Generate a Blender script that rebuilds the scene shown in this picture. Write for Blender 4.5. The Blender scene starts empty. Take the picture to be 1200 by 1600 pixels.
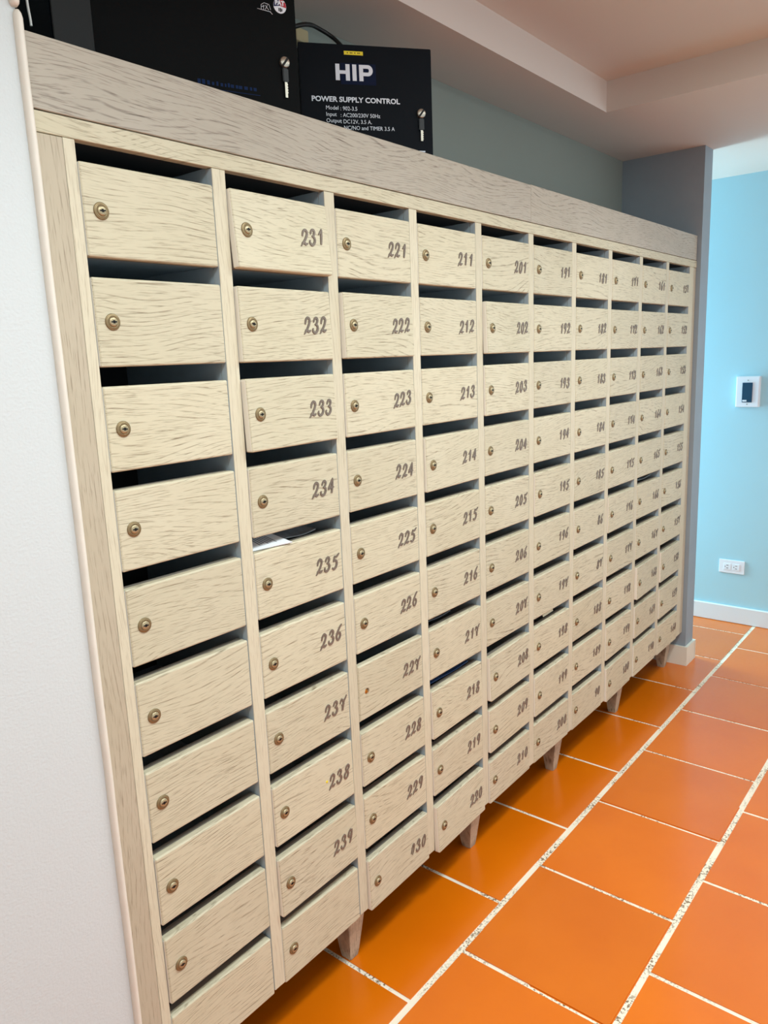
import bpy, bmesh, math, random
from mathutils import Vector, Matrix

# ------------------------------------------------------------------ units
# all lengths below are in "u" (one mailbox row pitch = 0.2 u); S turns them into metres
S = 0.82
ZF = -2.19            # floor height in u
def W(x, y, z): return Vector((x * S, y * S, (z - ZF) * S))
SC = bpy.context.scene
COL = SC.collection
random.seed(7)

# ------------------------------------------------------------------ camera
yaw, pitch, roll = 0.88115, -0.19711, -0.03947
f = Vector((math.sin(yaw) * math.cos(pitch), math.cos(yaw) * math.cos(pitch), math.sin(pitch)))
rt = Vector((math.cos(yaw), -math.sin(yaw), 0)); up = rt.cross(f)
r2 = math.cos(roll) * rt + math.sin(roll) * up; u2 = r2.cross(f)
cd = bpy.data.cameras.new('camera'); cam = bpy.data.objects.new('camera', cd); COL.objects.link(cam)
cd.sensor_fit = 'VERTICAL'; cd.sensor_height = 24.0; cd.lens = 1191.4 / 1600 * 24.0
cd.clip_start = 0.02
m = Matrix.Identity(4)
for i in range(3):
    m[i][0] = r2[i]; m[i][1] = u2[i]; m[i][2] = -f[i]
m.translation = W(-0.79403, -1.33151, -0.40514)
cam.matrix_world = m
SC.camera = cam

# ------------------------------------------------------------------ world and light
wd = bpy.data.worlds.new('world'); SC.world = wd; wd.use_nodes = True
wn = wd.node_tree.nodes['Background']; wn.inputs[0].default_value = (0.80, 0.93, 1.0, 1); wn.inputs[1].default_value = 1.55

def area(name, loc, target, sx, sy, power, color):
    l = bpy.data.lights.new(name, 'AREA'); l.shape = 'RECTANGLE'; l.size = sx * S; l.size_y = sy * S
    l.energy = power; l.color = color
    o = bpy.data.objects.new(name, l); COL.objects.link(o)
    o.location = W(*loc); d = W(*target) - W(*loc)
    o.rotation_euler = d.to_track_quat('-Z', 'Y').to_euler()
    return o
# unseen soft fill added under the raised ceiling, facing straight down
area('ceiling_fill', (0.45, -1.30, 0.69), (0.45, -1.30, -2.19), 4.0, 0.6, 36, (0.80, 0.97, 1.0))
# lamps recessed in the raised part of the ceiling
for lx in (-0.3, 1.0, 2.3):
    l = area('ceiling_lamp', (lx, -1.05, 0.70), (lx, -1.05, -2), 0.22, 0.22, 7.0, (0.90, 0.98, 1.0)); l.data.spread = math.radians(130)
# unseen light added before the right wall, out of frame, for tile sheen
area('sheen_fill_right', (4.29, -1.75, -0.7), (0, -1.75, -1.0), 2.5, 2.3, 12, (0.86, 0.93, 1.0))
# bluish daylight from the window at the end of the passage behind the wall end
area('daylight_passage', (3.98, 2.0, -0.8), (4.02, -0.3, -0.85), 0.6, 2.2, 66, (0.50, 0.87, 1.0))
SC.view_settings.view_transform = 'Standard'
SC.view_settings.look = 'None'
SC.view_settings.gamma = 1.0
SC.view_settings.use_curve_mapping = False
SC.view_settings.exposure = -0.08

# ------------------------------------------------------------------ materials
def lin(c):
    return tuple(((v / 255) / 12.92 if v / 255 <= 0.04045 else ((v / 255 + 0.055) / 1.055) ** 2.4) for v in c) + (1,)
def new_mat(name, rough=0.6, metal=0.0, spec=0.5):
    mt = bpy.data.materials.new(name); mt.use_nodes = True
    nt = mt.node_tree; b = nt.nodes['Principled BSDF']
    b.inputs['Roughness'].default_value = rough; b.inputs['Metallic'].default_value = metal
    b.inputs['Specular IOR Level'].default_value = spec
    return mt, nt, b
def N(nt, t, **kw):
    n = nt.nodes.new(t)
    for k, v in kw.items(): setattr(n, k, v)
    return n
def plain(name, c, rough=0.6, metal=0.0, noise=0.06, nscale=14, bump=0.0, bscale=150, spec=0.5):
    mt, nt, b = new_mat(name, rough, metal, spec)
    tc = N(nt, 'ShaderNodeTexCoord'); nz = N(nt, 'ShaderNodeTexNoise')
    nz.inputs['Scale'].default_value = nscale; nz.inputs['Detail'].default_value = 5
    nt.links.new(tc.outputs['Object'], nz.inputs['Vector'])
    mx = N(nt, 'ShaderNodeMix', data_type='RGBA')
    c1 = lin(c); mx.inputs[6].default_value = tuple(v * (1 - noise) for v in c1[:3]) + (1,)
    mx.inputs[7].default_value = tuple(min(1, v * (1 + noise)) for v in c1[:3]) + (1,)
    nt.links.new(nz.outputs[0], mx.inputs[0]); nt.links.new(mx.outputs[2], b.inputs['Base Color'])
    if bump:
        n2 = N(nt, 'ShaderNodeTexNoise'); n2.inputs['Scale'].default_value = bscale; n2.inputs['Detail'].default_value = 6
        nt.links.new(tc.outputs['Object'], n2.inputs['Vector'])
        bp = N(nt, 'ShaderNodeBump'); bp.inputs['Strength'].default_value = bump; bp.inputs['Distance'].default_value = 0.002
        nt.links.new(n2.outputs[0], bp.inputs['Height']); nt.links.new(bp.outputs[0], b.inputs['Normal'])
    return mt

def wood(name, base, pore, axis='X', strength=0.8, warp=0.05, grime=0.0):
    """limed open-grain wood: short dark pores running along one axis, bent by a slow warp"""
    mt, nt, b = new_mat(name, 0.5, 0, 0.35)
    L = nt.links.new
    tc = N(nt, 'ShaderNodeTexCoord'); oi = N(nt, 'ShaderNodeObjectInfo')
    rnd = N(nt, 'ShaderNodeVectorMath', operation='SCALE'); rnd.inputs[0].default_value = (7.3, 3.1, 5.7)
    L(oi.outputs['Random'], rnd.inputs['Scale'])
    add = N(nt, 'ShaderNodeVectorMath', operation='ADD'); L(tc.outputs['Object'], add.inputs[0]); L(rnd.outputs[0], add.inputs[1])
    # slow warp
    wm = N(nt, 'ShaderNodeMapping'); wm.inputs['Scale'].default_value = (2.6, 2.6, 7) if axis == 'X' else (7, 7, 2.2)
    L(add.outputs[0], wm.inputs[0])
    wz = N(nt, 'ShaderNodeTexNoise'); wz.inputs['Scale'].default_value = 1.0; wz.inputs['Detail'].default_value = 1.5
    L(wm.outputs[0], wz.inputs['Vector'])
    sub = N(nt, 'ShaderNodeVectorMath', operation='SUBTRACT'); L(wz.outputs['Color'], sub.inputs[0]); sub.inputs[1].default_value = (.5, .5, .5)
    msk = N(nt, 'ShaderNodeVectorMath', operation='MULTIPLY'); L(sub.outputs[0], msk.inputs[0])
    msk.inputs[1].default_value = (0, 0, warp * 2.2) if axis == 'X' else (warp, warp, 0)
    ad2 = N(nt, 'ShaderNodeVectorMath', operation='ADD'); L(add.outputs[0], ad2.inputs[0]); L(msk.outputs[0], ad2.inputs[1])
    # pores
    def streak(sc_long, sc_across, lo, hi):
        mp = N(nt, 'ShaderNodeMapping')
        mp.inputs['Scale'].default_value = (sc_long, sc_across, sc_across) if axis == 'X' else (sc_across, sc_across, sc_long)
        L(ad2.outputs[0], mp.inputs[0])
        nz = N(nt, 'ShaderNodeTexNoise'); nz.inputs['Scale'].default_value = 1; nz.inputs['Detail'].default_value = 2.5
        nz.inputs['Roughness'].default_value = 0.55
        L(mp.outputs[0], nz.inputs['Vector'])
        mr = N(nt, 'ShaderNodeMapRange'); mr.inputs[1].default_value = lo; mr.inputs[2].default_value = hi
        L(nz.outputs[0], mr.inputs[0]); return mr
    s1 = streak(24, 620, 0.56, 0.66); s2 = streak(4, 130, 0.52, 0.80)
    # growth-ring figure: thin contour lines of a warped height field
    fm = N(nt, 'ShaderNodeMapping'); fm.inputs['Scale'].default_value = (2.6, 2.6, 8) if axis == 'X' else (8, 8, 2.0)
    L(add.outputs[0], fm.inputs[0])
    fz = N(nt, 'ShaderNodeTexNoise'); fz.inputs['Scale'].default_value = 1.0; fz.inputs['Detail'].default_value = 0.6; L(fm.outputs[0], fz.inputs['Vector'])
    sp = N(nt, 'ShaderNodeSeparateXYZ'); L(add.outputs[0], sp.inputs[0])
    fa = N(nt, 'ShaderNodeMath', operation='MULTIPLY'); L(sp.outputs[2 if axis == 'X' else 0], fa.inputs[0]); fa.inputs[1].default_value = 820.0
    fb = N(nt, 'ShaderNodeMath', operation='MULTIPLY_ADD'); L(fz.outputs[0], fb.inputs[0]); fb.inputs[1].default_value = 105.0 if axis == 'X' else 60.0; L(fa.outputs[0], fb.inputs[2])
    fs_ = N(nt, 'ShaderNodeMath', operation='SINE'); L(fb.outputs[0], fs_.inputs[0])
    fr_ = N(nt, 'ShaderNodeMapRange'); fr_.inputs[1].default_value = 0.62; fr_.inputs[2].default_value = 1.0; L(fs_.outputs[0], fr_.inputs[0])
    dash = streak(22, 150, 0.44, 0.62)
    fig = N(nt, 'ShaderNodeMath', operation='MULTIPLY'); L(fr_.outputs[0], fig.inputs[0]); L(dash.outputs[0], fig.inputs[1])
    big = N(nt, 'ShaderNodeTexNoise'); big.inputs['Scale'].default_value = 9; big.inputs['Detail'].default_value = 2
    L(add.outputs[0], big.inputs['Vector'])
    bm_ = N(nt, 'ShaderNodeMapRange'); bm_.inputs[1].default_value = 0.3; bm_.inputs[2].default_value = 0.7
    bm_.inputs[3].default_value = 0.35; bm_.inputs[4].default_value = 1.0
    L(big.outputs[0], bm_.inputs[0])
    m1 = N(nt, 'ShaderNodeMath', operation='MULTIPLY'); L(s1.outputs[0], m1.inputs[0]); L(bm_.outputs[0], m1.inputs[1])
    m2 = N(nt, 'ShaderNodeMath', operation='MULTIPLY_ADD'); L(s2.outputs[0], m2.inputs[0]); m2.inputs[1].default_value = 0.16; L(m1.outputs[0], m2.inputs[2])
    m25 = N(nt, 'ShaderNodeMath', operation='MULTIPLY_ADD'); L(fig.outputs[0], m25.inputs[0]); m25.inputs[1].default_value = 0.95; L(m2.outputs[0], m25.inputs[2])
    m3 = N(nt, 'ShaderNodeMath', operation='MULTIPLY', use_clamp=True); L(m25.outputs[0], m3.inputs[0]); m3.inputs[1].default_value = strength
    # mottled pale wash
    mot = N(nt, 'ShaderNodeTexNoise'); mot.inputs['Scale'].default_value = 5; mot.inputs['Detail'].default_value = 4
    L(ad2.outputs[0], mot.inputs['Vector'])
    c1 = lin(base)
    mx0 = N(nt, 'ShaderNodeMix', data_type='RGBA')
    mx0.inputs[6].default_value = (c1[0] * .93, c1[1] * .91, c1[2] * .86, 1)
    mx0.inputs[7].default_value = (min(1, c1[0] * 1.06), min(1, c1[1] * 1.06), min(1, c1[2] * 1.08), 1)
    L(mot.outputs[0], mx0.inputs[0])
    mx = N(nt, 'ShaderNodeMix', data_type='RGBA'); L(m3.outputs[0], mx.inputs[0]); L(mx0.outputs[2], mx.inputs[6])
    mx.inputs[7].default_value = lin(pore)
    # small random tone from piece to piece
    hs = N(nt, 'ShaderNodeHueSaturation')
    mr = N(nt, 'ShaderNodeMapRange'); mr.inputs[3].default_value = 0.95; mr.inputs[4].default_value = 1.04
    L(oi.outputs['Random'], mr.inputs[0]); L(mr.outputs[0], hs.inputs['Value']); L(mx.outputs[2], hs.inputs['Color'])
    out = hs.outputs[0]
    if grime:
        g = N(nt, 'ShaderNodeTexNoise'); g.inputs['Scale'].default_value = 22; g.inputs['Detail'].default_value = 5
        L(tc.outputs['Object'], g.inputs['Vector'])
        gr = N(nt, 'ShaderNodeMapRange'); gr.inputs[1].default_value = 0.45; gr.inputs[2].default_value = 0.75; gr.inputs[4].default_value = grime
        L(g.outputs[0], gr.inputs[0])
        gm = N(nt, 'ShaderNodeMix', data_type='RGBA'); L(gr.outputs[0], gm.inputs[0]); L(out, gm.inputs[6]); gm.inputs[7].default_value = lin((92, 84, 76)); out = gm.outputs[2]
    L(out, b.inputs['Base Color'])
    bp = N(nt, 'ShaderNodeBump'); bp.invert = True; bp.inputs['Strength'].default_value = 0.35; bp.inputs['Distance'].default_value = 0.001
    L(m3.outputs[0], bp.inputs['Height']); L(bp.outputs[0], b.inputs['Normal'])
    return mt

M = {}
M['wood_h'] = wood('limed_wood_horizontal', (207, 198, 171), (112, 94, 68), 'X', 0.52, 0.03)
M['wood_head'] = wood('limed_wood_header', (182, 173, 158), (100, 86, 74), 'X', 0.55, 0.03)
M['wood_v'] = wood('limed_wood_vertical', (210, 201, 176), (150, 130, 102), 'Z', 0.35, 0.03)
M['wood_panel'] = wood('limed_wood_side_panel', (188, 176, 154), (122, 104, 84), 'Z', 0.42, 0.03)
M['wood_leg'] = wood('limed_wood_leg', (196, 180, 156), (110, 92, 72), 'Z', 0.7, 0.03, grime=0.75)
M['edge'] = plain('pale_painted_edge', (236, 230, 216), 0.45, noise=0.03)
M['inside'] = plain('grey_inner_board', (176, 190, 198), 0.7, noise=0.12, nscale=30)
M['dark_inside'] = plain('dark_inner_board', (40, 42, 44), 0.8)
M['brass'] = plain('aged_brass', (140, 120, 86), 0.42, 0.55, noise=0.2, nscale=120)
M['brass_plug'] = plain('polished_lock_plug', (176, 160, 126), 0.36, 0.6, noise=0.12, nscale=160)
M['slot'] = plain('keyway_black', (14, 11, 8), 0.7)
M['numeral'] = plain('brown_grey_numeral', (122, 108, 96), 0.42, 0.25, noise=0.25, nscale=160)
M['wall'] = plain('off_white_wall_paint', (206, 210, 209), 0.65, noise=0.02, nscale=3, bump=0.35, bscale=230)
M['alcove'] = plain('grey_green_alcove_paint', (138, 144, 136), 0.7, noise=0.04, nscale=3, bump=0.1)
M['partition'] = plain('shade_darkened_wall_paint', (146, 158, 167), 0.6, noise=0.08, nscale=9, bump=0.15)  # lighter grey paint, darkened so the base colour carries the alcove shade
M['ceiling'] = plain('cream_ceiling_paint', (214, 206, 198), 0.75, noise=0.02, nscale=3)
M['blue_wall'] = plain('pale_blue_wall_paint', (172, 214, 226), 0.55, noise=0.03, nscale=2.5)
M['skirting'] = plain('cream_skirting_gloss', (232, 228, 212), 0.4, noise=0.03)
M['blue_skirting'] = plain('white_skirting_gloss', (226, 232, 236), 0.4, noise=0.02)
M['bead'] = plain('cream_corner_bead', (226, 218, 204), 0.5, noise=0.07, nscale=30, bump=0.2, bscale=60)
M['black'] = plain('satin_black_powder_coat', (5, 6, 6), 0.55, 0.0, noise=0.1, bump=0.08, bscale=600, spec=0.08)
M['navy_black'] = plain('satin_blue_black_powder_coat', (7, 12, 19), 0.55, 0.0, noise=0.1, bump=0.08, bscale=600, spec=0.10)
M['darkgrey'] = plain('dark_grey_metal', (26, 27, 27), 0.6, 0.0, spec=0.25)
M['white_print'] = plain('white_print', (226, 228, 234), 0.5, noise=0.02)
M['blue_print'] = plain('navy_blue_print', (10, 34, 72), 0.5, spec=0.1)
M['red_print'] = plain('red_print', (176, 22, 44), 0.5)
M['navy_print'] = plain('navy_print', (24, 26, 78), 0.5)
M['faint_navy'] = plain('faint_navy_print', (8, 20, 48), 0.55, spec=0.1)
M['dusty'] = plain('dusty_grey_top_edge', (120, 112, 100), 0.8, noise=0.2, nscale=40)
M['yellow'] = plain('yellow_sticker', (238, 214, 30), 0.5)
M['chrome'] = plain('chrome', (170, 162, 148), 0.32, 0.8, noise=0.08, nscale=200)
M['key_plastic'] = plain('black_key_plastic', (10, 11, 12), 0.45)
M['cable'] = plain('black_cable_rubber', (12, 12, 13), 0.5)
M['wire'] = plain('grey_wire', (206, 206, 200), 0.5)
M['plastic_beige'] = plain('beige_plastic', (196, 178, 138), 0.5)
M['white_plastic'] = plain('white_plastic', (236, 240, 246), 0.35, noise=0.01)
M['screen'] = plain('blue_black_slot_plastic', (30, 66, 92), 0.3)
M['paper'] = plain('white_paper', (226, 228, 230), 0.6, noise=0.02)
M['paper_print'] = plain('grey_paper_print', (128, 130, 136), 0.6)
M['plastic_wrap'] = plain('grey_glossy_wrap', (112, 118, 124), 0.25, noise=0.5, nscale=40, bump=0.6, bscale=30)
M['blue_mag'] = plain('dark_blue_glossy_paper', (26, 62, 108), 0.3, noise=0.5, nscale=30)
M['cream_paper'] = plain('cream_paper', (224, 216, 186), 0.6, noise=0.03)

def tile_mat():
    mt, nt, b = new_mat('glazed_terracotta', 0.42, 0, 0.1)
    b.inputs['Coat Weight'].default_value = 0.9; b.inputs['Coat Roughness'].default_value = 0.2; b.inputs['Coat IOR'].default_value = 1.6
    L = nt.links.new
    tc = N(nt, 'ShaderNodeTexCoord'); oi = N(nt, 'ShaderNodeObjectInfo'); ge = N(nt, 'ShaderNodeNewGeometry')
    nz = N(nt, 'ShaderNodeTexNoise'); nz.inputs['Scale'].default_value = 3.2; nz.inputs['Detail'].default_value = 5
    L(ge.outputs['Position'], nz.inputs['Vector'])
    mx = N(nt, 'ShaderNodeMix', data_type='RGBA'); mx.inputs[6].default_value = lin((206, 96, 0)); mx.inputs[7].default_value = lin((228, 118, 2))
    L(nz.outputs[0], mx.inputs[0])
    hs = N(nt, 'ShaderNodeHueSaturation'); mr = N(nt, 'ShaderNodeMapRange'); mr.inputs[3].default_value = 0.93; mr.inputs[4].default_value = 1.06
    L(oi.outputs['Random'], mr.inputs[0]); L(mr.outputs[0], hs.inputs['Value']); L(mx.outputs[2], hs.inputs['Color'])
    L(hs.outputs[0], b.inputs['Base Color'])
    n2 = N(nt, 'ShaderNodeTexNoise'); n2.inputs['Scale'].default_value = 60; n2.inputs['Detail'].default_value = 4; L(ge.outputs['Position'], n2.inputs['Vector'])
    mr2 = N(nt, 'ShaderNodeMapRange'); mr2.inputs[3].default_value = 0.34; mr2.inputs[4].default_value = 0.50; L(n2.outputs[0], mr2.inputs[0]); L(mr2.outputs[0], b.inputs['Roughness'])
    bp = N(nt, 'ShaderNodeBump'); bp.inputs['Strength'].default_value = 0.12; bp.inputs['Distance'].default_value = 0.001
    L(n2.outputs[0], bp.inputs['Height']); L(bp.outputs[0], b.inputs['Normal'])
    return mt
def grout_mat():
    mt, nt, b = new_mat('worn_white_grout', 0.8)
    L = nt.links.new; ge = N(nt, 'ShaderNodeNewGeometry')
    def nz(sc, lo, hi, det=3):
        n = N(nt, 'ShaderNodeTexNoise'); n.inputs['Scale'].default_value = sc; n.inputs['Detail'].default_value = det
        L(ge.outputs['Position'], n.inputs['Vector'])
        r = N(nt, 'ShaderNodeMapRange'); r.inputs[1].default_value = lo; r.inputs[2].default_value = hi; L(n.outputs[0], r.inputs[0]); return r
    a = nz(190, 0.50, 0.60, 5); c = nz(7, 0.42, 0.58)
    mu = N(nt, 'ShaderNodeMath', operation='MULTIPLY'); L(a.outputs[0], mu.inputs[0]); L(c.outputs[0], mu.inputs[1])
    m2 = N(nt, 'ShaderNodeMath', operation='MULTIPLY', use_clamp=True); L(mu.outputs[0], m2.inputs[0]); m2.inputs[1].default_value = 0.95
    mx = N(nt, 'ShaderNodeMix', data_type='RGBA'); L(m2.outputs[0], mx.inputs[0]); mx.inputs[6].default_value = lin((240, 230, 208)); mx.inputs[7].default_value = lin((116, 88, 56))
    L(mx.outputs[2], b.inputs['Base Color'])
    return mt
M['tile'] = tile_mat(); M['grout'] = grout_mat()

# ------------------------------------------------------------------ mesh helpers
def add_box(bm, x0, x1, y0, y1, z0, z1, mi=0):
    """axis box in u, returned faces; scaled to metres, no floor shift (local coordinates)"""
    vs = [bm.verts.new((x * S, y * S, z * S)) for x in (x0, x1) for y in (y0, y1) for z in (z0, z1)]
    fs = []
    for q in ((0, 1, 3, 2), (4, 6, 7, 5), (0, 4, 5, 1), (2, 3, 7, 6), (0, 2, 6, 4), (1, 5, 7, 3)):
        fc = bm.faces.new([vs[i] for i in q]); fc.material_index = mi; fs.append(fc)
    return vs, fs
def mesh_from(bm, name, mats):
    bmesh.ops.recalc_face_normals(bm, faces=bm.faces[:])
    me = bpy.data.meshes.new(name); bm.to_mesh(me); bm.free()
    for mt in (mats if isinstance(mats, (list, tuple)) else [mats]): me.materials.append(mt)
    return me
def link(name, me, parent=None, loc=None):
    o = bpy.data.objects.new(name, me); COL.objects.link(o)
    if parent is not None: o.parent = parent
    if loc is not None: o.location = loc
    return o
def box(name, mat, x0, x1, y0, y1, z0, z1, parent=None, bevel=0.0, seg=2, origin=None):
    """box given in scene u-coordinates; its own origin at the low corner (or given); if parented, parent sits at origin P"""
    ox, oy, oz = origin if origin else ((x0 + x1) / 2, (y0 + y1) / 2, z0)
    bm = bmesh.new(); add_box(bm, x0 - ox, x1 - ox, y0 - oy, y1 - oy, z0 - oz, z1 - oz)
    if bevel: bmesh.ops.bevel(bm, geom=bm.edges[:], offset=bevel * S, segments=seg, affect='EDGES', profile=0.5)
    me = mesh_from(bm, name, mat)
    if bevel:
        for p in me.polygons: p.use_smooth = False
    o = link(name, me, parent)
    base = W(ox, oy, oz)
    o.location = base - (parent_world(parent) if parent else Vector((0, 0, 0)))
    return o
def parent_world(p):
    v = Vector((0, 0, 0))
    while p is not None: v += p.location; p = p.parent
    return v
def struct(o): o['kind'] = 'structure'; return o
def tag(o, label, cat, group=None):
    o['label'] = label; o['category'] = cat
    if group: o['group'] = group
    return o
def empty(name, loc):
    o = bpy.data.objects.new(name, None); COL.objects.link(o); o.location = W(*loc); o.empty_display_size = 0.1; return o
def tube_mesh(pts, rad, mat, name, seg=8):
    """swept round tube through metre points, closed ends, local to pts[0]"""
    bm = bmesh.new(); rings = []; p0 = pts[0]
    for i, p in enumerate(pts):
        a = pts[max(0, i - 1)]; c = pts[min(len(pts) - 1, i + 1)]; t = (c - a).normalized()
        n = t.orthogonal().normalized() if i == 0 else (rings_n - t * rings_n.dot(t)).normalized()
        rings_n = n; b_ = t.cross(n)
        rings.append([bm.verts.new(p - p0 + (n * math.cos(k * 2 * math.pi / seg) + b_ * math.sin(k * 2 * math.pi / seg)) * rad) for k in range(seg)])
    for a, c in zip(rings, rings[1:]):
        for k in range(seg):
            fc = bm.faces.new((a[k], a[(k + 1) % seg], c[(k + 1) % seg], c[k])); fc.smooth = True
    bm.faces.new(rings[0]); bm.faces.new(rings[-1])
    return mesh_from(bm, name, mat)
def lathe(bm, prof, seg, mi=0, axis='y', cap=True):
    """profile [(r, d)] in u, d = distance out of the face (towards -y)"""
    rings = []
    for r, d in prof:
        rings.append([bm.verts.new((r * S * math.cos(2 * math.pi * k / seg), -d * S, r * S * math.sin(2 * math.pi * k / seg))) for k in range(seg)])
    for a, c in zip(rings, rings[1:]):
        for k in range(seg):
            fc = bm.faces.new((a[k], a[(k + 1) % seg], c[(k + 1) % seg], c[k])); fc.material_index = mi; fc.smooth = True
    if cap:
        fc = bm.faces.new(rings[-1]); fc.material_index = mi

# ------------------------------------------------------------------ setting: floor with separate tiles
X0, X1, Y0, Y1 = -3.0, 4.33, -5.0, 2.1
floor = struct(box('floor', M['grout'], X0, X1, Y0, Y1, ZF - 0.10, ZF - 0.003))
TX, TY = 0.4985, 0.482
def tile_mesh(w, h, name):
    bm = bmesh.new(); add_box(bm, -w / 2, w / 2, -h / 2, h / 2, -0.014, 0)
    top = [e for e in bm.edges if all(abs(v.co.z) < 1e-6 for v in e.verts)]
    bmesh.ops.bevel(bm, geom=top, offset=0.0035 * S, segments=2, affect='EDGES')
    return mesh_from(bm, name, M['tile'])
GX, GY = 0.008, 0.0155
tm = tile_mesh(TX - GX, TY - GY, 'tile')
row = 0
ytop = 0.303
partial = {}
for j in range(-4, 12):
    ya = -0.179 + TY - j * TY if False else None
for j in range(-4, 10):
    yhi = 0.303 - j * TY; ylo = yhi - TY
    off = 0.643 if j % 2 == 0 else 0.8905
    k = math.floor((X0 - off) / TX)
    while off + k * TX < X1:
        xa = off + k * TX; xb = xa + TX; k += 1
        a, b_ = max(xa + GX / 2, X0), min(xb - GX / 2, X1); c, d = max(ylo + GY / 2, Y0), min(yhi - GY / 2, Y1)
        if b_ - a < 0.03 or d - c < 0.03: continue
        if yhi > 0.95 and xa < 3.0: continue        # solid building behind the alcove wall
        full = abs((b_ - a) - (TX - GX)) < 1e-4 and abs((d - c) - (TY - GY)) < 1e-4
        me = tm if full else tile_mesh(b_ - a, d - c, 'tile')
        o = link('tile', me, floor)
        o.location = W((a + b_) / 2, (c + d) / 2, ZF) - floor.location + Vector((0, 0, random.uniform(-0.0006, 0.0006)))
        o.rotation_euler = (random.uniform(-.0012, .0012), random.uniform(-.0012, .0012), random.uniform(-.0025, .0025))

# walls and ceiling
ZC = 0.59; ZR = 0.712
struct(box('wall_back', M['alcove'], -0.0878, 3.452, 0.41, 0.52, ZF, ZC))
struct(box('wall_left', M['wall'], -3.0, -0.088, -0.012, 0.52, ZF, ZR))
struct(box('wall_side', M['wall'], -3.1, -3.0, -5.0, 0.52, ZF - .1, ZR))
struct(box('wall_partition', M['partition'], 3.4525, 3.578, -0.02, 2.1, ZF, ZC))
struct(box('wall_right', M['blue_wall'], 4.33, 4.43, -5.0, 2.1, ZF - .1, ZR))
struct(box('ceiling', M['ceiling'], -3.1, 4.43, -5.0, 2.1, ZR, ZR + 0.1))
struct(box('ceiling_beam', M['ceiling'], -0.0878, 2.56, 0.12, 0.52, ZC, ZR))
struct(box('ceiling_soffit', M['ceiling'], 2.56, 4.33, -5.0, 2.1, ZC, ZR))
# skirtings with a small chamfer
def skirting(name, mat, x0, x1, y0, y1, z0, z1):
    return struct(box(name, mat, x0, x1, y0, y1, z0, z1, bevel=0.004, seg=1))
skirting('baseboard_right', M['blue_skirting'], 4.312, 4.33, -5.0, 2.1, ZF, ZF + 0.112)
bmk = bmesh.new()
add_box(bmk, 0, 0.0145, 0, 0.36, 0, 0.112); add_box(bmk, 0.0145, 0.144, 0, 0.0145, 0, 0.112); add_box(bmk, 0.1405, 0.155, 0, 2.1, 0, 0.112)
bmesh.ops.remove_doubles(bmk, verts=bmk.verts, dist=1e-6)
o = link('baseboard_partition', mesh_from(bmk, 'baseboard_partition', M['skirting'])); o.location = W(3.438, -0.0345, ZF); struct(o)
# rounded bead covering the wall corner: a long lower piece and a short upper piece with rounded ends
def bead(name, x, y, z0, z1, r=0.0075):
    bm = bmesh.new(); seg = 12; rings = []
    hs = [(z0, .55), (z0 + r * .5, .9), (z0 + r, 1)]
    n = 26
    for i in range(1, n): hs.append((z0 + r + (z1 - z0 - 2 * r) * i / n, 1))
    hs += [(z1 - r * 1.6, 1), (z1 - r * .7, .85), (z1, .5)]
    for z, s_ in hs:
        jx = random.uniform(-.0005, .0005)
        rings.append([bm.verts.new(((jx + r * s_ * math.cos(2 * math.pi * k / seg)) * S, 1.5 * r * s_ * math.sin(2 * math.pi * k / seg) * S, (z - z0) * S)) for k in range(seg)])
    for a, c in zip(rings, rings[1:]):
        for k in range(seg):
            fc = bm.faces.new((a[k], a[(k + 1) % seg], c[(k + 1) % seg], c[k])); fc.smooth = True
    bm.faces.new(rings[0]); bm.faces.new(rings[-1])
    o = link(name, mesh_from(bm, name, M['bead'])); o.location = W(x, y, z0); return struct(o)
bead('trim_1', -0.0868, -0.0135, ZF, 0.1765)
bead('trim_2', -0.0900, -0.0150, 0.1805, ZR, 0.0080)

# ------------------------------------------------------------------ the mailbox bank (one thing)
CW, CO = 0.3382, 0.3022      # column pitch, opening width
DEP = 0.40
bank = empty('mailbox_cabinet', (1.69, 0.2, ZF))
tag(bank, 'long limed-wood bank of a hundred small lockable mailboxes on tapered feet against the wall', 'cabinet')
P0 = bank.location
HJ = 1.672
box('header_board', M['wood_head'], -0.0785, HJ - 0.0008, -0.001, 0.021, 0.036, 0.156, bank, 0.002)
box('header_board', M['wood_head'], HJ + 0.0008, 3.445, 0, 0.022, 0.036, 0.158, bank, 0.002)
box('top_rail', M['wood_h'], -0.0785, 3.4515, 0.0, 0.022, -0.0005, 0.034, bank, 0.0015)
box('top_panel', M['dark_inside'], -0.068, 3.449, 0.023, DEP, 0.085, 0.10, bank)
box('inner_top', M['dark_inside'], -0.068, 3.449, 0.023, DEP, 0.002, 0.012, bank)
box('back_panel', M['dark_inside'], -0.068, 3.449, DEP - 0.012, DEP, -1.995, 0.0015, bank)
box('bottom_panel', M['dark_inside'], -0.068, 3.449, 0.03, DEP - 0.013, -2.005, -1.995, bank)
box('side_panel', M['wood_panel'], -0.0785, -0.024, -0.0005, 0.020, -1.995, -0.002, bank, 0.0012)
box('side_panel', M['wood_panel'], 3.405, 3.4505, 0.002, 0.022, -1.995, -0.002, bank, 0.0012)
box('outer_side', M['wood_panel'], -0.0783, -0.062, 0.021, DEP - 0.013, -1.994, 0.0015, bank)
box('outer_side', M['wood_panel'], 3.441, 3.450, 0.023, DEP - 0.013, -1.994, 0.0015, bank)
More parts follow.
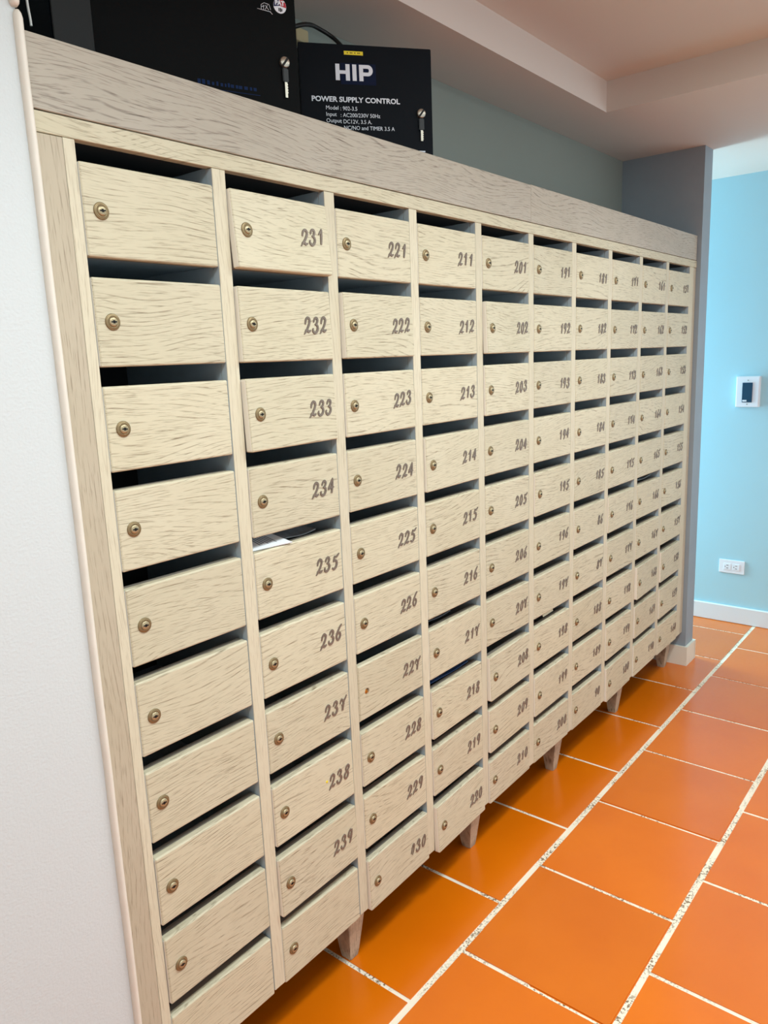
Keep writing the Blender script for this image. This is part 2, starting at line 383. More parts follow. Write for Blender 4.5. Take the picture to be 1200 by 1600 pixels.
# vertical stiles and the dividers behind them
for i in range(11):
    if i == 0: a, b_ = -0.0232, -0.0006
    elif i == 10: a, b_ = 9 * CW + CO + 0.0006, 3.4042
    else: a, b_ = (i - 1) * CW + CO + 0.0006, i * CW - 0.0006
    st_ = box('stile', M['wood_v'], a, b_, 0.0, 0.020, -1.993, -0.0012, bank, 0.0012)
    st_.data.materials.append(M['inside'])
    for pg in st_.data.polygons:
        if abs(pg.normal.x) > 0.95: pg.material_index = 1
    mid = b_ - 0.006 if i == 0 else (a + 0.006 if i == 10 else (a + b_) / 2)
    hw = (b_ - a) / 2 - 0.0005 if 0 < i < 10 else 0.006
    box('divider', M['inside'], mid - hw, mid + hw, 0.0205, DEP - 0.013, -1.994, 0.0015, bank)
# shelf under every pigeonhole
bm = bmesh.new(); add_box(bm, 0.0008, CO - 0.0008, 0.036, DEP - 0.014, 0, 0.010)
shelf_me = mesh_from(bm, 'shelf', M['inside'])
for c in range(10):
    for r in range(10):
        o = link('shelf', shelf_me, bank); o.location = W(c * CW, 0, -0.2 * (r + 1) + 0.004 if r < 9 else -1.9935) - P0
# doors: origin on the hinge line (right edge, front), z = top of the pigeonhole
DWD, DT, DG = 0.2996, 0.021, 0.0355
bm = bmesh.new(); add_box(bm, -DWD, 0, 0, DT, -0.1995, -DG)
bmesh.ops.bevel(bm, geom=bm.edges[:], offset=0.0042 * S, segments=3, affect='EDGES', profile=0.5)
bm.normal_update()
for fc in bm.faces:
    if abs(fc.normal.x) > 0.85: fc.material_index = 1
add_box(bm, -DWD + 0.0012, -0.0012, DT - 0.004, DT + 0.012, -0.1980, -DG - 0.0006, 2)
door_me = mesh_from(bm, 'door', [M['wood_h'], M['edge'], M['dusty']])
# one door has lost its lock: bore a real hole in it
def door_with_hole():
    bm = bmesh.new(); cx, cz, rr = -DWD + 0.0345, -0.118, 0.0095; n = 16
    y0, y1 = 0, DT
    ring = lambda y: [bm.verts.new(((cx + rr * math.cos(2 * math.pi * k / n)) * S, y * S, (cz + rr * math.sin(2 * math.pi * k / n)) * S)) for k in range(n)]
    def sq(y, e=0.0):
        xs0, xs1, zs0, zs1 = -DWD + e, -e, -0.1995 + e, -DG - e
        out = []
        for k in range(n):
            a = 2 * math.pi * k / n; dx, dz = math.cos(a), math.sin(a)
            t = min(((xs1 - cx) / dx if dx > 1e-9 else (xs0 - cx) / dx if dx < -1e-9 else 9), ((zs1 - cz) / dz if dz > 1e-9 else (zs0 - cz) / dz if dz < -1e-9 else 9))
            out.append([cx + dx * t, cz + dz * t])
        for tx, tz in ((xs0, zs0), (xs0, zs1), (xs1, zs0), (xs1, zs1)):   # pull the nearest ray end into each corner
            i = min(range(n), key=lambda q: abs(math.atan2(tz - cz, tx - cx) - math.atan2(out[q][1] - cz, out[q][0] - cx)))
            out[i] = [tx, tz]
        return [bm.verts.new((x * S, y * S, z * S)) for x, z in out]
    rf, rb = ring(y0), ring(y1); s0, sf, sb, s1 = sq(y0, 0.0035), sq(0.0035), sq(y1 - 0.0035), sq(y1, 0.0035)
    for k in range(n):
        q = (k + 1) % n
        for A, B, mi in ((rf, s0, 0), (s0, sf, 0), (sf, sb, 0), (sb, s1, 0), (s1, rb, 0), (rb, rf, 0)):
            bm.faces.new((A[k], A[q], B[q], B[k])).material_index = mi
    return mesh_from(bm, 'door', [M['wood_h'], M['edge']])
door_hole_me = door_with_hole()
# lock: stepped rosette, domed plug, key slot
bm = bmesh.new()
lathe(bm, [(0.0155, -0.0005), (0.0158, 0.0012), (0.0145, 0.0028), (0.0128, 0.0022), (0.0122, 0.0030), (0.0104, 0.0034), (0.0096, 0.0022)], 24, 0, cap=False)
lathe(bm, [(0.0096, 0.0022), (0.0090, 0.0042), (0.0078, 0.0054), (0.0050, 0.0060), (0.0022, 0.0062)], 24, 1)
add_box(bm, -0.0058, 0.0058, -0.0066, -0.0052, -0.0013, 0.0013, 2)
add_box(bm, -0.0022, 0.0022, -0.0066, -0.0052, -0.0030, 0.0030, 2)
lock_me = mesh_from(bm, 'lock', [M['brass'], M['brass_plug'], M['slot']])
bm = bmesh.new()
lathe(bm, [(0.0078, 0), (0.0070, 0.004), (0.0030, 0.0045)], 14, 0)
add_box(bm, -0.0030, 0.0030, -0.010, -0.0044, -0.0010, 0.0010, 0)
cam_me = mesh_from(bm, 'lock_core', plain('bright_brass', (206, 134, 52), 0.35, 0.7))

# brush-script numerals as tapered raised strokes
DIG = {
 '1': [[(.16, .66, .07), (.42, .82, .13), (.60, 1.02, .10)], [(.56, 1.0, .13), (.52, .5, .16), (.46, .0, .12)]],
 '2': [[(.12, .56, .08), (.20, .84, .13), (.46, 1.0, .14), (.70, .86, .15), (.66, .60, .14), (.44, .30, .13), (.16, .04, .11), (-.04, -.12, .03)],
       [(.10, .06, .09), (.34, .17, .15), (.58, .05, .15), (.86, .14, .07)]],
 '3': [[(.16, .70, .07), (.28, .92, .12), (.54, 1.0, .14), (.70, .84, .14), (.58, .62, .12), (.36, .54, .09)],
       [(.44, .56, .10), (.68, .46, .14), (.74, .24, .15), (.54, .02, .14), (.26, .0, .15), (.06, .16, .12), (.12, .30, .05)]],
 '4': [[(.64, 1.06, .06), (.42, .78, .11), (.12, .38, .13), (.04, .26, .08)], [(.08, .30, .11), (.44, .40, .13), (.86, .38, .07)], [(.64, .98, .08), (.62, .5, .15), (.54, -.02, .13)]],
 '5': [[(.36, .94, .10), (.24, .62, .11), (.30, .55, .08)], [(.28, .58, .09), (.56, .60, .13), (.72, .38, .15), (.60, .10, .15), (.32, -.02, .14), (.06, .10, .10)], [(.34, .92, .10), (.66, .88, .13), (1.0, 1.08, .06)]],
 '6': [[(.86, 1.12, .08), (.62, .96, .12), (.32, .66, .13), (.14, .34, .14), (.22, .08, .14), (.46, -.01, .14), (.68, .18, .14), (.70, .42, .13), (.52, .54, .11), (.30, .42, .07)]],
 '7': [[(.06, .62, .06), (.16, .88, .10), (.32, .96, .10), (.40, .80, .09)], [(.34, .84, .10), (.62, .80, .13), (.84, .92, .11), (1.02, 1.14, .05)], [(.68, .82, .12), (.56, .5, .15), (.50, .02, .14)], [(.30, .48, .06), (.72, .52, .07)]],
 '8': [[(.48, .56, .11), (.26, .72, .13), (.36, .94, .13), (.60, 1.0, .13), (.76, .84, .13), (.64, .66, .12), (.46, .54, .12), (.18, .36, .14), (.14, .12, .14), (.38, -.02, .14), (.62, .10, .14), (.68, .34, .14), (.50, .54, .11)]],
 '9': [[(.72, .80, .09), (.54, 1.0, .12), (.28, .88, .13), (.16, .62, .13), (.30, .46, .12), (.54, .54, .12), (.70, .78, .10)], [(.72, .98, .11), (.66, .5, .14), (.46, .06, .12), (.34, -.08, .05)]],
 '0': [[(.52, .99, .12), (.28, .78, .13), (.14, .40, .14), (.24, .06, .13), (.44, -.01, .13), (.64, .20, .14), (.74, .60, .14), (.66, .92, .12), (.52, .99, .12)]],
 'b': [[(.10, .18, .05), (.22, .58, .09), (.44, .94, .13), (.66, .88, .13), (.62, .55, .11), (.46, .22, .09), (.34, .02, .04)]],   # first numeral worn half away
}
HD, WD = 0.0345, 0.0255
def smooth_stroke(st, sub=4):
    out = []
    for i in range(len(st) - 1):
        p0 = st[max(0, i - 1)]; p1 = st[i]; p2 = st[i + 1]; p3 = st[min(len(st) - 1, i + 2)]
        for k in range(sub):
            t = k / sub
            out.append(tuple(0.5 * ((2 * p1[d]) + (-p0[d] + p2[d]) * t + (2 * p0[d] - 5 * p1[d] + 4 * p2[d] - p3[d]) * t * t + (-p0[d] + 3 * p1[d] - 3 * p2[d] + p3[d]) * t ** 3) for d in range(3)))
    out.append(st[-1]); return out
dig_me = {}
for ch, strokes in DIG.items():
    bm = bmesh.new()
    for si, st in enumerate(strokes):
        sm = smooth_stroke(st); h = 0.0022 + 0.00012 * si; fr, bk = [], []
        P = [((x + 0.18 * (y - .5)) * WD, y * HD, w * HD * 0.70) for x, y, w in sm]
        for i, (x, z, w) in enumerate(P):
            a = P[max(0, i - 1)]; c = P[min(len(P) - 1, i + 1)]; tx, tz = c[0] - a[0], c[1] - a[1]; l = math.hypot(tx, tz) or 1
            nx, nz_ = -tz / l * w, tx / l * w
            fr.append([bm.verts.new(((x + s_ * nx) * S, -h * S, (z + s_ * nz_) * S)) for s_ in (.8, -.8)])
            bk.append([bm.verts.new(((x + s_ * nx) * S, 0.0004 * S, (z + s_ * nz_) * S)) for s_ in (1, -1)])
        for i in range(len(P) - 1):
            bm.faces.new((fr[i][0], fr[i][1], fr[i + 1][1], fr[i + 1][0]))
            bm.faces.new((fr[i][0], fr[i + 1][0], bk[i + 1][0], bk[i][0])); bm.faces.new((fr[i][1], bk[i][1], bk[i + 1][1], fr[i + 1][1]))
        for e in (0, -1): bm.faces.new((fr[e][0], bk[e][0], bk[e][1], fr[e][1]))
    dig_me[ch] = mesh_from(bm, 'numeral', M['numeral'])

def numtext(c, r):
    if c == 0 or (c == 1 and r == 9): return None
    s_ = str(241 - 10 * c + r)
    if c == 2 and r == 9: s_ = 'b30'
    if (c, r) in ((6, 5), (6, 6), (6, 9)): s_ = ' ' + s_[1:]
    return s_
# doors that hang a little open: (turn about the hinge side, lean-out at the bottom), in u at the free edge
AJAR = {(1, 0): (.004, .017), (1, 1): (.008, .005), (1, 2): (.011, .007), (2, 1): (.009, .006), (2, 2): (.003, .002), (4, 1): (.010, .008), (4, 2): (.005, .002),
        (4, 7): (.008, .006), (4, 8): (.006, .003), (4, 9): (.004, .002), (3, 9): (.010, .008), (3, 3): (.006, .002), (3, 7): (.005, .003), (3, 8): (.003, .002), (2, 9): (.006, .004),
        (1, 8): (.005, .005), (1, 7): (.003, .002), (1, 3): (.003, .0), (5, 4): (.005, .0), (6, 5): (.003, 0), (8, 7): (.010, .003), (8, 8): (.006, 0), (8, 9): (.004, 0), (9, 7): (.006, 0),
        (7, 9): (.008, .003), (7, 8): (.004, 0), (7, 5): (.004, 0), (0, 7): (.002, .001), (0, 8): (.003, .002), (2, 7): (.002, .002), (5, 8): (.004, .001), (9, 8): (.005, 0)}
rg = random.Random(3)
for c in range(10):
    for r in range(10):
        hole = (c, r) == (2, 6)
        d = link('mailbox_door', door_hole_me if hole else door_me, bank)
        aj, ln = AJAR.get((c, r), (0, 0))
        d.location = W(c * CW + 0.3008, -0.0015 + rg.uniform(-.0008, .0008), -0.2 * r + rg.uniform(-.0006, .0006)) - P0
        d.rotation_euler = (-ln / 0.2, rg.uniform(-.0012, .0012), aj / 0.3)
        t = numtext(c, r)
        if hole: d['label'] = 'mailbox door numbered 227 with an empty lock hole'
        elif t is None: d['label'] = 'mailbox door with no number'
        elif t[0] == 'b': d['label'] = 'mailbox door numbered 230, first numeral half gone'
        elif t[0] == ' ': d['label'] = 'mailbox door reading%s with its first numeral missing' % t
        else: d['label'] = 'mailbox door numbered ' + t
        lk = link('lock_core' if hole else 'lock', cam_me if hole else lock_me, d)
        lk.location = ((-DWD + 0.0345 + rg.uniform(-.001, .001)) * S, (0.0075 if hole else 0) * S, (-0.118 + rg.uniform(-.002, .002)) * S)
        lk.rotation_euler = (0, rg.uniform(-.12, .12), 0)
        if c in (4, 6) and r in (1, 6): lk['label'] = 'bright lock'
        if t:
            up_ = rg.uniform(-.0015, .0025)
            for i, ch in enumerate(t):
                if ch == ' ': continue
                n_ = link('numeral', dig_me[ch], d)
                n_.location = ((-0.0985 + i * 0.0285 + rg.uniform(-.0008, .0008)) * S, 0, (-0.134 + i * up_ + rg.uniform(-.0008, .0008)) * S)
                n_.rotation_euler = (0, rg.uniform(-.05, .05), 0)
# yellow fleck left of number 238
for ch in bank.children:
    if ch.get('label') == 'mailbox door numbered 238':
        bm = bmesh.new(); lathe(bm, [(0.0040, 0), (0.0036, 0.0008), (0.002, 0.001)], 7, 0)
        o = link('paint_fleck', mesh_from(bm, 'paint_fleck', M['yellow']), ch); o.location = (-0.108 * S, 0, -0.110 * S); o['label'] = 'yellow fleck'
# tapered square feet
def leg_mesh():
    bm = bmesh.new(); prev = None; n = 6
    z0, z1 = ZF, -2.0052
    for (z, h) in ((0, .0185), (.02, .0205), (z1 - z0, .041)):
        ring = [bm.verts.new((sx * h * S, (sy * h + (0 if z else 0)) * S, z * S)) for sx, sy in ((-1, -1), (1, -1), (1, 1), (-1, 1))]
        if prev:
            for k in range(4): bm.faces.new((prev[k], prev[(k + 1) % 4], ring[(k + 1) % 4], ring[k]))
        else: bm.faces.new(ring)
        prev = ring
    bm.faces.new(prev)
    bmesh.ops.bevel(bm, geom=[e for e in bm.edges if abs(e.verts[0].co.z - e.verts[1].co.z) > 1e-5], offset=0.003 * S, segments=2, affect='EDGES')
    return mesh_from(bm, 'leg', M['wood_leg'])
leg_me = leg_mesh()
for x in (0.0, 0.665, 1.332, 1.995, 2.668, 3.36):
    for y in (0.082, 0.335):
        o = link('leg', leg_me, bank); o.location = W(x + (0.007 if x else 0), y, ZF) - P0

# ------------------------------------------------------------------ metal control boxes standing on the cabinet
ZT = 0.1005
def ctrl_box(name, R, th, w, h, dep, mat, label, door=True):
    """R = front right lower corner in u; local x to the left end is negative, y inward"""
    e = empty(name, (R[0], R[1], ZT)); e.rotation_euler = (0, 0, -th)
    tag(e, label, 'electrical box')
    bm = bmesh.new(); add_box(bm, -w + 0.003, -0.003, 0.006, dep, 0, h - 0.003)
    link('body', mesh_from(bm, 'body', mat), e)
    bm = bmesh.new(); add_box(bm, -w, 0, 0, 0.0052, 0.004, h)
    bmesh.ops.bevel(bm, geom=bm.edges[:], offset=0.0016 * S, segments=2, affect='EDGES')
    dr = link('front_cover', mesh_from(bm, 'front_cover', mat), e)
    return e, dr
def text(body, size, mat, parent, x, z, name='lettering', bold=0.0, align='LEFT', y=-0.0012, sx=1.0, space=1.0):
    cu = bpy.data.curves.new(name, 'FONT'); cu.body = body; cu.size = size * S; cu.offset = bold * S; cu.extrude = 0.0003 * S
    cu.align_x = align; cu.space_character = space; cu.resolution_u = 3
    tmp = bpy.data.objects.new('tmp', cu); COL.objects.link(tmp)
    dg = bpy.context.evaluated_depsgraph_get(); me = bpy.data.meshes.new_from_object(tmp.evaluated_get(dg))
    bpy.data.objects.remove(tmp); bpy.data.curves.remove(cu)
    me.materials.clear(); me.materials.append(mat)
    o = link(name, me, parent); o.location = (x * S, y * S, z * S); o.rotation_euler = (math.pi / 2, 0, 0); o.scale = (sx, 1, 1)
    return o
def plate(name, mat, parent, x0, x1, z0, z1, y0=-0.0008, y1=0.0):
    bm = bmesh.new(); add_box(bm, x0, x1, y0, y1, z0, z1); return link(name, mesh_from(bm, name, mat), parent)
def keylock(parent, x, z, klen):
    bm = bmesh.new()
    lathe(bm, [(0.0125, 0), (0.0125, 0.006), (0.0105, 0.0075), (0.003, 0.008)], 20, 0)
    s = len(bm.verts); vs, fs = add_box(bm, -0.0025, 0.0025, -0.0088, -0.0074, -0.0115, 0.0115, 1)
    bmesh.ops.rotate(bm, verts=vs, cent=(0, 0, 0), matrix=Matrix.Rotation(math.radians(38), 3, 'Y'))
    l = link('lock', mesh_from(bm, 'lock', [M['chrome'], M['slot']]), parent); l.location = (x * S, 0, z * S)
    bm = bmesh.new(); add_box(bm, -0.0075, 0.0075, -0.0065, -0.0030, -0.045, -0.0135); bmesh.ops.bevel(bm, geom=bm.edges[:], offset=0.002 * S, segments=2, affect='EDGES')
    k = link('key_head', mesh_from(bm, 'key_head', M['key_plastic']), l)
    bm = bmesh.new(); add_box(bm, -0.0032, 0.0032, -0.0054, -0.0042, -0.045 - klen, -0.0445)
    for q in range(4): add_box(bm, 0.0032, 0.0046, -0.0054, -0.0042, -0.051 - q * 0.006, -0.048 - q * 0.006)
    link('key_blade', mesh_from(bm, 'key_blade', M['chrome']), l)
th2 = math.radians(37)
b2, f2 = ctrl_box('power_supply_box', (1.1445, 0.03), th2, 0.377, 0.447 - ZT, 0.11, M['navy_black'],
                  'blue-black metal power supply box with white HIP lettering, right one on the cabinet')
z = lambda v: v - ZT
plate('yellow_sticker', M['yellow'], f2, -0.2506, -0.1971, z(0.421), z(0.4305))['label'] = 'small yellow sticker'
for i in range(9): plate('sticker_print', M['slot'], f2, -0.242 + i * .0042, -0.2395 + i * .0042, z(0.4245), z(0.4275), -0.0011, -0.0009) if i in (0, 2, 3, 5, 7, 8) else None
plate('blue_print', M['faint_navy'], f2, -0.262, -0.162, z(0.346), z(0.400), -0.0006)
def block_letter(kind, x0, z0, h, w, t, parent):
    bm = bmesh.new(); y0, y1 = -0.0014, -0.0005
    if kind in 'HI':
        add_box(bm, 0, t, y0, y1, 0, h)
        if kind == 'H': add_box(bm, w - t, w, y0, y1, 0, h); add_box(bm, t - 0.0002, w - t + 0.0002, y0, y1, h * .40, h * .61)
    else:
        add_box(bm, 0, t, y0, y1, 0, h)
        def ring(xo, rx, ry, y):
            cz = h * .66; return [bm.verts.new((x * S, y * S, zz * S)) for x, zz in [(t - 0.0002, cz - ry)] + [(xo + rx * math.sin(a), cz - ry * math.cos(a)) for a in [math.pi * k / 14 for k in range(15)]] + [(t - 0.0002, cz + ry)]]
        of, ob = ring(w - h * .34, h * .34, h * .34, y0), ring(w - h * .34, h * .34, h * .34, y1)
        nf, nb = ring(w - h * .34, h * .34 - t * .95, h * .34 - t * .80, y0), ring(w - h * .34, h * .34 - t * .95, h * .34 - t * .80, y1)
        for k in range(len(of) - 1):
            bm.faces.new((of[k], of[k + 1], nf[k + 1], nf[k])); bm.faces.new((of[k], ob[k], ob[k + 1], of[k + 1])); bm.faces.new((nf[k], nf[k + 1], nb[k + 1], nb[k]))
    o = link('lettering', mesh_from(bm, 'lettering', M['white_print']), parent); o.location = (x0 * S, 0, z0 * S)
block_letter('H', -0.2765, z(0.3555), 0.0415, 0.0400, 0.0115, f2)
block_letter('I', -0.2290, z(0.3555), 0.0415, 0.0115, 0.0115, f2)
block_letter('P', -0.2100, z(0.3555), 0.0415, 0.0390, 0.0115, f2)
text('POWER SUPPLY CONTROL', 0.0185, M['white_print'], f2, -0.3475, z(0.3005), 'lettering', 0.0005, sx=1.12)
for body, zz in (('Model', .2800), ('Input', .2632), ('Output', .2470)): text(body, 0.0145, M['white_print'], f2, -0.309, z(zz))
for body, zz in ((': 902-3.5', .2790), (': AC200/230V 50Hz', .2620), (': DC12V, 3.5 A.', .2455), ('  NC/NO and TIMER 3.5 A', .2295)): text(body, 0.0145, M['white_print'], f2, -0.268, z(zz), sx=0.96)
keylock(f2, -0.034, z(0.2774), 0.028)
plate('white_label', M['white_print'], f2, -0.042, -0.024, z(0.1755), z(0.179))
th1 = math.radians(21)
b1, f1 = ctrl_box('access_control_box', (0.679, 0.10), th1, 0.479, 0.520 - ZT, 0.12, M['black'],
                  'large black metal control box with a round red, blue and white sticker')
# round sticker: navy and red halves over a white lower segment
def disc_part(name, mat, a0, a1, r, y, cx, cz, parent, chord=None):
    bm = bmesh.new(); n = 20; pts = [(r * math.cos(a0 + (a1 - a0) * k / n), r * math.sin(a0 + (a1 - a0) * k / n)) for k in range(n + 1)]
    if chord == 'centre': pts.append((0, 0))
    fv = [bm.verts.new((px * S, y * S, pz * S)) for px, pz in pts]; bv = [bm.verts.new((px * S, 0, pz * S)) for px, pz in pts]
    bm.faces.new(fv)
    for k in range(len(fv)): q = (k + 1) % len(fv); bm.faces.new((fv[k], fv[q], bv[q], bv[k]))
    o = link(name, mesh_from(bm, name, mat), parent); o.location = (cx * S, 0, cz * S); return o
LX, LZ = -0.0395, z(0.4335)
st = disc_part('round_sticker', M['white_print'], 0, 2 * math.pi, 0.0165, -0.0006, LX, LZ, f1)
disc_part('navy_field', M['navy_print'], math.radians(92), math.radians(192), 0.0160, -0.0009, 0, 0, st, 'centre').location = (0, 0, 0)
disc_part('red_field', M['red_print'], math.radians(-10), math.radians(88), 0.0160, -0.0009, 0, 0, st, 'centre').location = (0, 0, 0)
text('PAT', 0.0135, M['white_print'], st, -0.0125, 0.0015, 'sticker_print', 0.0007, y=-0.0012)
for i, (a, c_, dd, e_) in enumerate(((-.004, -.012, 0, -.005), (-.0005, -.013, .0028, -.0045), (.0035, -.0115, .0058, -.006))): plate('sticker_print', M['slot'], st, a, dd if i else -.0015, c_, e_, -0.0010, -0.0006)
# line drawing of a house beside the sticker
HX, HZ = -0.0775, z(0.4225)
for (ax, az, bx_, bz) in ((-.020, -.004, .014, -.006), (-.010, -.004, -.010, .006), (-.010, .006, -.002, .011), (-.002, .011, .010, .009), (.010, .009, .014, -.002), (-.004, -.004, -.004, .006), (.000, .007, .009, -.003), (.006, .007, .000, -.003), (.012, -.006, .018, -.011), (-.010, .002, -.002, .004)):
    p = Vector((ax, 0, az)); q = Vector((bx_, 0, bz)); me = tube_mesh([(p * S), (q * S)], 0.0006 * S, M['white_print'], 'line_drawing', 5)
    o = link('line_drawing', me, f1); o.location = ((HX + ax) * S, -0.0004 * S, (HZ + az) * S)
# faded dark-blue line of print low on the cover, underlined
plate('blue_print', M['blue_print'], f1, -0.262, -0.104, z(0.2275), z(0.2288), -0.0005)
rr = random.Random(5)
xx = -0.256
while xx < -0.112:
    w_ = rr.uniform(.004, .009); plate('blue_print', M['blue_print'], f1, xx, xx + w_, z(0.2365), z(0.2365 + rr.choice((.007, .009, .010))), -0.0004); xx += w_ + rr.uniform(.0015, .006)
keylock(f1, -0.0368, z(0.3097), 0.034)
# narrow dark grey unit at the left end
e3 = empty('junction_unit', (0.156, 0.15, ZT)); tag(e3, 'narrow dark grey metal unit at the left end of the cabinet top', 'electrical box')
bm = bmesh.new(); add_box(bm, -0.0855, 0, 0.004, 0.20, 0, 0.245); bmesh.ops.bevel(bm, geom=bm.edges[:], offset=0.004 * S, segments=2, affect='EDGES')
link('body', mesh_from(bm, 'body', M['navy_black']), e3)
bm = bmesh.new(); add_box(bm, -0.0855, 0, 0, 0.0036, 0.003, 0.242); bmesh.ops.bevel(bm, geom=bm.edges[:], offset=0.0012 * S, segments=1, affect='EDGES')
link('front_cover', mesh_from(bm, 'front_cover', M['darkgrey']), e3)
# black cable arching between the two boxes, the beige plug behind, the thin wire at the far left
def curve_pts(P, n=6):
    out = []
    for i in range(len(P) - 1):
        p0 = P[max(0, i - 1)]; p1 = P[i]; p2 = P[i + 1]; p3 = P[min(len(P) - 1, i + 2)]
        for k in range(n):
            t = k / n; out.append(W(*[0.5 * (2 * p1[d] + (-p0[d] + p2[d]) * t + (2 * p0[d] - 5 * p1[d] + 4 * p2[d] - p3[d]) * t * t + (-p0[d] + 3 * p1[d] - 3 * p2[d] + p3[d]) * t ** 3) for d in range(3)]))
    out.append(W(*P[-1])); return out
pts = curve_pts([(0.745, 0.34, 0.30), (0.79, 0.34, 0.46), (0.885, 0.30, 0.508), (0.940, 0.30, 0.527), (0.985, 0.305, 0.530), (1.024, 0.285, 0.510), (1.034, 0.232, 0.4555), (1.034, 0.200, 0.4535)])
o = link('power_cable', tube_mesh(pts, 0.0060 * S, M['cable'], 'power_cable')); o.location = pts[0]; tag(o, 'black cable arching over to the top of the power supply box', 'cable')
o = box('socket_block', M['plastic_beige'], 0.962, 1.014, 0.375, 0.4098, 0.515, 0.552, None, 0.004); tag(o, 'small beige plug block on the wall behind the boxes', 'plug')
pts = curve_pts([(-0.034, 0.05, 0.42), (-0.0325, 0.05, 0.30), (-0.0315, 0.05, 0.226), (-0.0295, 0.05, 0.199), (-0.029, 0.05, 0.1865)])
pts = [Vector((p.x, p.y, p.z)) for p in pts]
o = link('thin_wire', tube_mesh(pts, 0.0022 * S, M['wire'], 'thin_wire', 6)); o.location = pts[0]; tag(o, 'thin grey wire hanging at the far left above the cabinet header', 'wire')

# ------------------------------------------------------------------ post left in the slots
def sheet(name, mat, quad, thick=0.0012, wav=0.0, n=8):
    """thin sheet over four corner points in u (bl, br, tr, tl)"""
    bm = bmesh.new(); g = [[None] * (n + 1) for _ in range(n + 1)]; q = [Vector(v) for v in quad]; base = sum(q, Vector()) / 4
    nr = (q[1] - q[0]).cross(q[3] - q[0]).normalized()
    layers = []
    for s_ in (0, 1):
        g = []
        for i in range(n + 1):
            rw = []
            for j in range(n + 1):
                u_, v_ = i / n, j / n
                p = (q[0] * (1 - u_) + q[1] * u_) * (1 - v_) + (q[3] * (1 - u_) + q[2] * u_) * v_
                p = p + nr * (wav * math.sin(u_ * 7 + v_ * 3) + wav * .6 * math.sin(v_ * 9 - u_ * 4) + s_ * thick)
                rw.append(bm.verts.new((p - base) * S))
            g.append(rw)
        layers.append(g)
        for i in range(n):
            for j in range(n): bm.faces.new((g[i][j], g[i + 1][j], g[i + 1][j + 1], g[i][j + 1]))
    a, b_ = layers
    for i in range(n):
        for (p, q_, r_, s_) in ((a[i][0], a[i + 1][0], b_[i + 1][0], b_[i][0]), (a[i][n], a[i + 1][n], b_[i + 1][n], b_[i][n]), (a[0][i], a[0][i + 1], b_[0][i + 1], b_[0][i]), (a[n][i], a[n][i + 1], b_[n][i + 1], b_[n][i])):
            bm.faces.new((p, q_, r_, s_))
    me = mesh_from(bm, name, mat); o = link(name, me); o.location = W(*base); return o
c1 = CW
def slot_z(r): return -0.2 * r
# envelope sticking out of 235 (column 1, row 4), with a wrapped brochure behind it
zt = slot_z(4)
e = sheet('envelope', M['paper'], [(c1 + .006, .012, zt - .0335), (c1 + .120, -.006, zt - .0335), (c1 + .098, .10, zt - .004), (c1 + .008, .10, zt - .004)], 0.002, 0.0)
tag(e, 'white printed envelope poking out of the slot above door 235', 'envelope')
EQ = [Vector(v) for v in ((c1 + .006, .012, zt - .0335), (c1 + .120, -.006, zt - .0335), (c1 + .098, .10, zt - .004), (c1 + .008, .10, zt - .004))]
def on_env(u_, v_):
    p = (EQ[0] * (1 - u_) + EQ[1] * u_) * (1 - v_) + (EQ[3] * (1 - u_) + EQ[2] * u_) * v_
    return (p.x, p.y, p.z + 0.0022)
for i in range(7):
    u_ = 0.30 + i * 0.07; l0 = 0.16 + 0.03 * (i % 3)
    ln = sheet('printed_line', M['paper_print'], [on_env(u_, l0), on_env(u_ + .028, l0), on_env(u_ + .028, .80), on_env(u_, .80)], 0.0004, 0, 1)
    ln.parent = e; ln.location = ln.location - e.location
o = sheet('wrapped_brochure', M['plastic_wrap'], [(c1 + .105, .028, zt - .031), (c1 + .235, .028, zt - .030), (c1 + .225, .13, zt - .008), (c1 + .10, .13, zt - .004)], 0.003, 0.0022)
tag(o, 'crumpled grey plastic-wrapped brochure in the slot above door 235', 'brochure')
zt = slot_z(7)
o = sheet('magazine', M['blue_mag'], [(3 * c1 + .010, .026, zt - .031), (3 * c1 + .255, .026, zt - .031), (3 * c1 + .250, .16, zt - .012), (3 * c1 + .012, .16, zt - .012)], 0.004, 0.0015)
tag(o, 'dark blue magazine lying in the slot above door 218', 'magazine')
zt = slot_z(6)
o = sheet('wrapped_flyer', M['plastic_wrap'], [(3 * c1 + .010, .041, zt - .030), (3 * c1 + .18, .041, zt - .030), (3 * c1 + .17, .15, zt - .020), (3 * c1 + .012, .15, zt - .020)], 0.003, 0.002)
tag(o, 'grey plastic-wrapped flyer in the slot above door 217', 'flyer')
zt = slot_z(7)
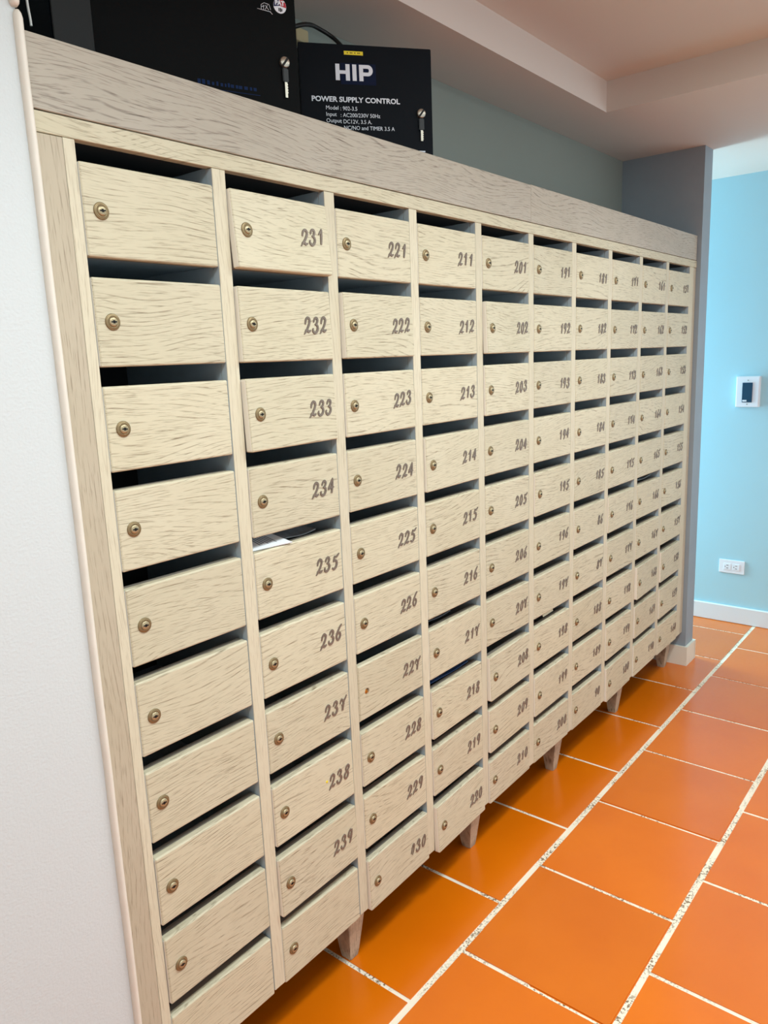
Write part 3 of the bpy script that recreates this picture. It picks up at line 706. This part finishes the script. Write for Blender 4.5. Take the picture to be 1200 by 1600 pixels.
o = sheet('folded_note', M['cream_paper'], [(5 * c1 + .120, .024, zt - .028), (5 * c1 + .205, .024, zt - .026), (5 * c1 + .205, .034, zt + .000), (5 * c1 + .120, .034, zt + .000)], 0.0015, 0.0)
tag(o, 'cream folded paper note hanging in the slot above door 198', 'paper')
zt = slot_z(5)
o = sheet('letter_bundle', M['plastic_wrap'], [(8 * c1 + .010, .036, zt - .028), (8 * c1 + .27, .036, zt - .028), (8 * c1 + .26, .14, zt - .018), (8 * c1 + .012, .14, zt - .022)], 0.006, 0.003)
tag(o, 'grey bundle of post filling the slot above door 166', 'post')

# ------------------------------------------------------------------ switch and socket on the blue wall
e = empty('wall_switch', (4.33, -0.070, -0.782)); tag(e, 'white key-card switch box with a dark slot on the blue wall', 'switch')
def wbox(name, mat, x0, x1, y0, y1, z0, z1, parent, bev=0.0):
    return box(name, mat, x0, x1, y0, y1, z0, z1, parent, bev)
wbox('housing', M['white_plastic'], 4.300, 4.3298, -0.138, -0.001, -0.780, -0.592, e, 0.004)
wbox('face_plate', M['white_plastic'], 4.294, 4.2995, -0.134, -0.005, -0.776, -0.596, e, 0.002)
sl = wbox('card_slot', M['screen'], 4.2885, 4.2935, -0.098, -0.040, -0.750, -0.630, e, 0.001)
wbox('button', M['white_plastic'], 4.286, 4.2884, -0.068, -0.044, -0.745, -0.735, sl)
for zz in (-0.616, -0.762): wbox('screw', M['chrome'], 4.2925, 4.2938, -0.073, -0.067, zz - .003, zz + .003, e)
e = empty('wall_socket', (4.33, -0.023, -1.858)); tag(e, 'white double electrical socket low on the blue wall', 'socket')
wbox('face_plate', M['white_plastic'], 4.3225, 4.3298, -0.101, 0.054, -1.858, -1.770, e, 0.002)
for yc in (-0.050, 0.004):
    sk = wbox('outlet', M['white_plastic'], 4.3190, 4.3223, yc - 0.022, yc + 0.022, -1.836, -1.794, e, 0.0015)
    for dz in (-.009, .009): wbox('pin_hole', M['slot'], 4.3184, 4.3189, yc - 0.008, yc + 0.004, -1.815 + dz - .0016, -1.815 + dz + .0016, sk)
    wbox('earth_hole', M['slot'], 4.3184, 4.3189, yc + 0.009, yc + 0.014, -1.8175, -1.8125, sk)
